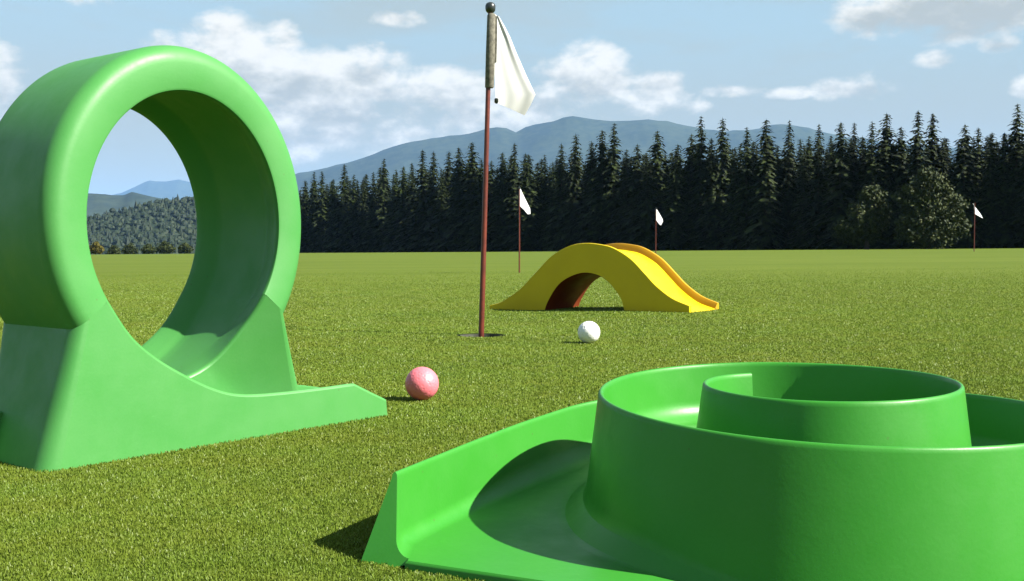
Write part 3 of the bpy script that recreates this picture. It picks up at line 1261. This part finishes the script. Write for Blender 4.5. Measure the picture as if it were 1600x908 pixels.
marks = [(470, "just right of the green loop"), (752, "behind the tall red flagpole"), (815, "behind the second flag"), (925, "above the top of the yellow bridge"),
         (1025, "behind the distant flag over the bridge"), (1100, "above the bridge's right end"), (1300, "above the spiral's back rim"), (1430, "behind the bushy broadleaf tree"), (1522, "behind the rightmost flag"), (1600, "at the right edge of the picture")]
ORD = ["nearest", "second", "third", "fourth", "fifth", "sixth", "seventh", "eighth", "ninth", "tenth", "eleventh", "twelfth", "thirteenth", "fourteenth"]
REF = [(462, "the green loop"), (757, "the tall flagpole"), (1025, "the bridge's small flag"), (1522, "the rightmost small flag")]
cols = sorted(p[0] for p in TOPS)
for i, (px, py) in enumerate(TOPS):
    y = float(tree_y(px)) + rnd.uniform(-1.5, 2.5)
    x = (px - 800) / 1700 * y
    z = float(gz(x, y))
    h = (385 - py) / 1700 * y + CAM_H - z
    # name it by its rank from the nearest landmark on its left
    if px > 1600:
        lab = "front row spruce cut off by the right edge of the view"
    else:
        ref = max([r for r in REF if r[0] <= px], key=lambda r: r[0])
        rank = len([c for c in cols if ref[0] <= c < px])
        size = tree_label(px, py, i)
        lab = "%s front row spruce, %s one right of %s" % (size, ORD[rank] if rank < len(ORD) else "%dth" % (rank + 1), ref[1])
    hw = h * rnd.uniform(.86, 1.04) * (1.0 if py < 240 else 1.05)
    place_spruce(x, y, h, hw * 1.12, rnd.randrange(7), rnd.random() * 6.28, lab, "spruces along the forest edge")
# deeper rows that close the wood; they differ in nothing but a glimpse between the front trees
for row, (dy, step, low_) in enumerate(((5.0, 24, 16), (10.0, 30, 22), (16.0, 34, 26))):
    px = 470 + row * 9
    while px < 1650:
        y = float(tree_y(px)) + dy + rnd.uniform(-1, 1)
        x = (px - 800) / 1700 * y
        z = float(gz(x, y))
        tp = np.interp(px, [460, 700, 1000, 1300, 1600], [286, 258, 236, 222, 214]) + low_ * .5 - 9 + rnd.uniform(-10, 12)
        h = (385 - tp) / 1700 * y + CAM_H - z
        place_spruce(x, y, h, h * rnd.uniform(1.15, 1.4), rnd.randrange(7), rnd.random() * 6.28,
                     "dark spruce filling the wood behind the front row", "spruces inside the wood")
        px += step * rnd.uniform(.8, 1.25)


def leafy(name, seed, blobs, nleaf, leaf, mat, trunk_h, loc, label, cat="tree", group=None):
    """broadleaf: leaf faces gathered in clumps over the blobs; trunk with limbs"""
    rnd_ = np.random.default_rng(seed)
    V, F = [], []
    clumps = []
    for (bx, by, bz, br) in blobs:
        for _ in range(int(70 * br ** 1.3) + 8):
            d = rnd_.normal(size=3)
            d /= np.linalg.norm(d)
            rr = br * (0.55 + 0.5 * rnd_.random())
            clumps.append((bx + d[0] * rr, by + d[1] * rr, bz + d[2] * rr * .95, 0.16 * br + .22 * rnd_.random() + .12))
    C_ = np.array(clumps)
    idx = rnd_.integers(0, len(C_), nleaf)
    d = rnd_.normal(size=(nleaf, 3))
    d /= np.linalg.norm(d, axis=1)[:, None]
    P = C_[idx, :3] + d * (C_[idx, 3] * rnd_.random(nleaf) ** .5)[:, None]
    P[:, 2] = np.maximum(P[:, 2], .1)
    a = rnd_.normal(size=(nleaf, 3))
    a /= np.linalg.norm(a, axis=1)[:, None]
    b = np.cross(a, d)
    b /= np.linalg.norm(b, axis=1)[:, None] + 1e-9
    s = leaf * (.6 + .8 * rnd_.random(nleaf))[:, None]
    q = np.stack([P - a * s, P + b * s * .55, P + a * s, P - b * s * .55], 1).reshape(-1, 3)
    me = bpy.data.meshes.new("leafy_crown")
    me.from_pydata(q.tolist(), [], [(4 * i, 4 * i + 1, 4 * i + 2, 4 * i + 3) for i in range(nleaf)])
    me.materials.append(mat)
    root = empty(name, loc)
    tag(root, label, cat, group)
    c = link(bpy.data.objects.new("crown", me))
    c.parent = root
    top = max(b_[2] for b_ in blobs)
    base_r = top * .045
    rings = [[(r * math.cos(k * .7854), r * math.sin(k * .7854), zz) for k in range(8)] for zz, r in ((-.2, base_r * 1.4), (.2, base_r), (top * .5, base_r * .6), (top * .95, base_r * .2))]
    parts = [loft(rings, True, (True, True))]
    for (bx, by, bz, br) in blobs:
        p0 = np.array((0, 0, bz * .35))
        p1 = np.array((bx, by, bz))
        ring0 = [tuple(p0 + base_r * .4 * np.array((math.cos(k * 1.257), math.sin(k * 1.257), 0))) for k in range(5)]
        ring1 = [tuple(p1 + base_r * .1 * np.array((math.cos(k * 1.257), math.sin(k * 1.257), 0))) for k in range(5)]
        parts.append(loft([ring0, ring1], True, (True, True)))
    v, f = join(*parts)
    mesh_obj("trunk", v, f, M_BARK, root)


# bushy broadleaf in front of the wood, right
y_ = 98.0
K = y_ / 1700
xb = (1448 - 800) * K
leafy("broadleaf_tree", 3, [(0, 0, 3.0, 2.3), (-1.2, .3, 4.6, 1.5), (.4, 0, 5.4, 1.5), (1.6, 0, 3.8, 1.7), (2.3, -.2, 2.2, 1.3), (-1.4, -.3, 1.9, 1.5), (.4, -.4, 1.4, 1.8), (-.3, 0, 6.5, .8)], 15000, .15, M_LEAF, 1.0,
      (xb, y_, float(gz(xb, y_))), "round bushy mid-green broadleaf tree standing before the dark spruces at right", "tree")
xb2 = (1368 - 800) * K
leafy("broadleaf_tree", 8, [(0, 0, 2.4, 1.7), (-1.0, 0, 1.6, 1.2), (.9, .2, 3.6, 1.4), (.5, .2, 4.9, 1.0), (-.8, .3, 3.6, .9), (-2.1, .2, 1.8, .9)], 9000, .15, M_LEAF, 1.0,
      (xb2, y_ + 2.5, float(gz(xb2, y_))), "smaller darker broadleaf tree tucked against the left of the round bushy one", "tree")
# shrub and trees at the far edge, seen through the loop
for (px, yy, hh, mat, seed, lab) in ((150, 240, 2.7, M_SHRUB, 21, "yellowish shrub at the field's far edge, seen at the left of the loop's opening"),
                                     (178, 262, 2.3, M_LEAF, 22, "low green tree at the field's edge through the loop, right of the yellow shrub"),
                                     (203, 268, 2.9, M_LEAF, 23, "pale green tree in the middle of the row seen through the loop"),
                                     (232, 262, 2.5, M_LEAF, 24, "broad dark tree right of the middle of the row seen through the loop"),
                                     (258, 266, 3.4, M_LEAF, 25, "tallest tree of the edge row seen through the loop"),
                                     (290, 262, 2.7, M_LEAF, 26, "tree of the edge row cut off by the loop's inner wall")):
    x = (px - 800) / 1700 * yy
    leafy("edge_tree", seed, [(0, 0, hh * .5, hh * .42), (hh * .35, 0, hh * .4, hh * .32), (-hh * .35, 0, hh * .38, hh * .3), (0.1, 0, hh * .75, hh * .25)], 2600, .20, mat, .5,
          (x, yy, float(gz(x, yy))), lab, "shrub" if mat is M_SHRUB else "tree", "trees at the field's far edge")


# ---------------------------------------------------------------- hills and mountains
def ridge(name, dist, prof, depth, mat, label, seed, rough, bottom=-125.0, wood=None):
    """a ridge seen at `dist` metres; prof: (photo px, photo py) of its crest"""
    pxs = [p[0] for p in prof]
    pys = [p[1] for p in prof]
    nx, ny = 260, 40
    V = []
    for j in range(ny + 1):
        t = j / ny                      # 0 foot .. 0.5 crest .. 1 far foot
        for i in range(nx + 1):
            px = pxs[0] + (pxs[-1] - pxs[0]) * i / nx
            crest = CAM_H + (385 - float(np.interp(px, pxs, pys))) / 1700 * dist
            yy = dist + (t - 0.5) * depth
            xx = (px - 800) / 1700 * dist
            k = 1 - abs(t - .5) * 2
            prof_k = k ** 0.8 if k > 0 else 0
            n1 = noise.fractal(Vector((xx / (depth * .35), yy / (depth * .35), seed)), 1.0, 2.0, 6)
            n2 = noise.fractal(Vector((xx / (depth * .05), yy / (depth * .05), seed + 9)), 1.0, 2.0, 5)
            zz = bottom + (crest - bottom) * prof_k
            edge_f = math.sin(math.pi * t) * (1 - prof_k) * 1.0
            zz += n1 * rough * (crest - bottom) * (edge_f + .03) + n2 * rough * .12 * (crest - bottom) * (1 - .7 * prof_k)
            V.append((xx * (1 + (yy - dist) / dist * .8), yy, zz))
    F = []
    for j in range(ny):
        for i in range(nx):
            a = j * (nx + 1) + i
            F.append((a, a + 1, a + nx + 2, a + nx + 1))
    o = mesh_obj(name, V, F, mat, angle=None)
    tag(o, label, None, None, "structure")
    return np.array(V).reshape(ny + 1, nx + 1, 3)


ridge("far_mountain", 15000, [(-300, 330), (100, 318), (190, 303), (215, 291), (235, 283), (258, 285), (280, 281), (310, 288), (380, 283), (450, 290), (520, 300), (700, 300)], 3500, M_HILL,
      "palest far mountain range seen through the loop", 3.0, .25)
ridge("mountain", 7200, [(380, 300), (440, 284), (463, 271), (500, 266), (545, 254), (590, 240), (625, 226), (655, 220), (700, 213), (735, 210), (752, 205), (768, 200), (790, 200), (806, 208), (820, 203), (845, 193), (868, 188), (890, 185), (906, 185), (930, 188), (965, 191), (985, 189), (1005, 188), (1040, 191), (1062, 195), (1100, 203), (1150, 206), (1180, 205), (1205, 197), (1225, 196), (1262, 202), (1300, 212), (1400, 226), (1600, 240), (1900, 262), (2100, 280), (2600, 300), (3300, 325), (4200, 350)],
      3200, M_HILL, "long blue mountain rising behind the spruces", 7.0, .45)
ridge("blue_hill", 3600, [(-400, 318), (0, 312), (120, 303), (142, 303), (170, 304), (195, 305), (207, 301), (222, 304), (245, 308), (270, 312), (300, 318), (360, 322), (480, 318), (600, 315), (760, 330)], 1500, M_HILL,
      "blue-grey wooded hill seen through the loop", 5.0, .3)
G = ridge("near_hill", 1150, [(-500, 330), (-100, 356), (60, 352), (142, 342), (165, 337), (190, 330), (215, 323), (240, 317), (265, 314), (300, 311), (330, 308), (380, 310), (460, 322), (540, 340), (640, 372)], 620, M_WOOD,
          "nearest wooded hillside seen through the loop", 4.0, .25, bottom=-75.0)


def build_wood(G):
    rng = np.random.default_rng(9)
    ny, nx = G.shape[0] - 1, G.shape[1] - 1
    n = 11000
    t = rng.random(n) * .60
    s = rng.random(n)
    fj = t * ny
    fi = s * nx
    j = fj.astype(int)
    i = np.minimum(fi.astype(int), nx - 1)
    P = G[j, i] * (1 - (fj - j))[:, None] + G[j + 1, i] * (fj - j)[:, None]
    P[:, 0] += rng.normal(size=n) * 4
    V = []
    F = []
    k6 = np.arange(6) * np.pi / 3
    round_ = rng.random(n) < .72
    for q in range(n):
        x, y, z = (float(c) for c in P[q])
        h = rng.uniform(5, 9) * (.8 if round_[q] else 1)
        r = h * (.52 if round_[q] else .30)
        b = len(V)
        ph = rng.random() * 6
        z -= 2.0
        if round_[q]:
            for zz, rr in ((.15, .7), (.5, 1.0), (.85, .6)):
                for a in k6[::1]:
                    g = rr * r * rng.uniform(.8, 1.2)
                    V.append((x + g * math.cos(a + ph), y + g * math.sin(a + ph), z + h * zz))
            V.append((x, y, z + h))
            for l in range(2):
                for a in range(6):
                    c = (a + 1) % 6
                    F.append((b + l * 6 + a, b + l * 6 + c, b + (l + 1) * 6 + c, b + (l + 1) * 6 + a))
            for a in range(6):
                F.append((b + 12 + a, b + 12 + (a + 1) % 6, b + 18))
        else:
            for a in k6:
                g = r * rng.uniform(.7, 1.25)
                V.append((x + g * math.cos(a + ph), y + g * math.sin(a + ph), z + h * .1))
            V.append((x, y, z + h * 1.15))
            for a in range(6):
                F.append((b + a, b + (a + 1) % 6, b + 6))
    o = mesh_obj("hillside_wood", V, F, M_WOOD, smooth=False)
    tag(o, "mixed wood covering the nearest hillside beyond the field", "wood", None, "stuff")


build_wood(G)


# ---------------------------------------------------------------- air
def build_haze():
    X0, X1, Y0, Y1, Z0, Z1 = -17000, 17000, -3000, 19000, -130, 930
    vs = [(x, y, z) for x in (X0, X1) for y in (Y0, Y1) for z in (Z0, Z1)]
    fs = [(0, 1, 3, 2), (4, 6, 7, 5), (0, 4, 5, 1), (2, 3, 7, 6), (0, 2, 6, 4), (1, 5, 7, 3)]
    m = bpy.data.materials.new("haze_air")
    m.use_nodes = True
    t = NT(m.node_tree)
    t.n.clear()
    pv = t.node('ShaderNodeVolumePrincipled')
    pv.inputs['Color'].default_value = (0.27, 0.50, 0.92, 1)
    pv.inputs['Density'].default_value = HAZE
    pv.inputs['Anisotropy'].default_value = 0.0
    out = t.node('ShaderNodeOutputMaterial')
    t.l.new(pv.outputs[0], out.inputs['Volume'])
    o = mesh_obj("haze", vs, fs, m, smooth=False)
    tag(o, "thin blue haze in the air over the valley", None, None, "stuff")


HAZE = 4.0e-5
build_haze()
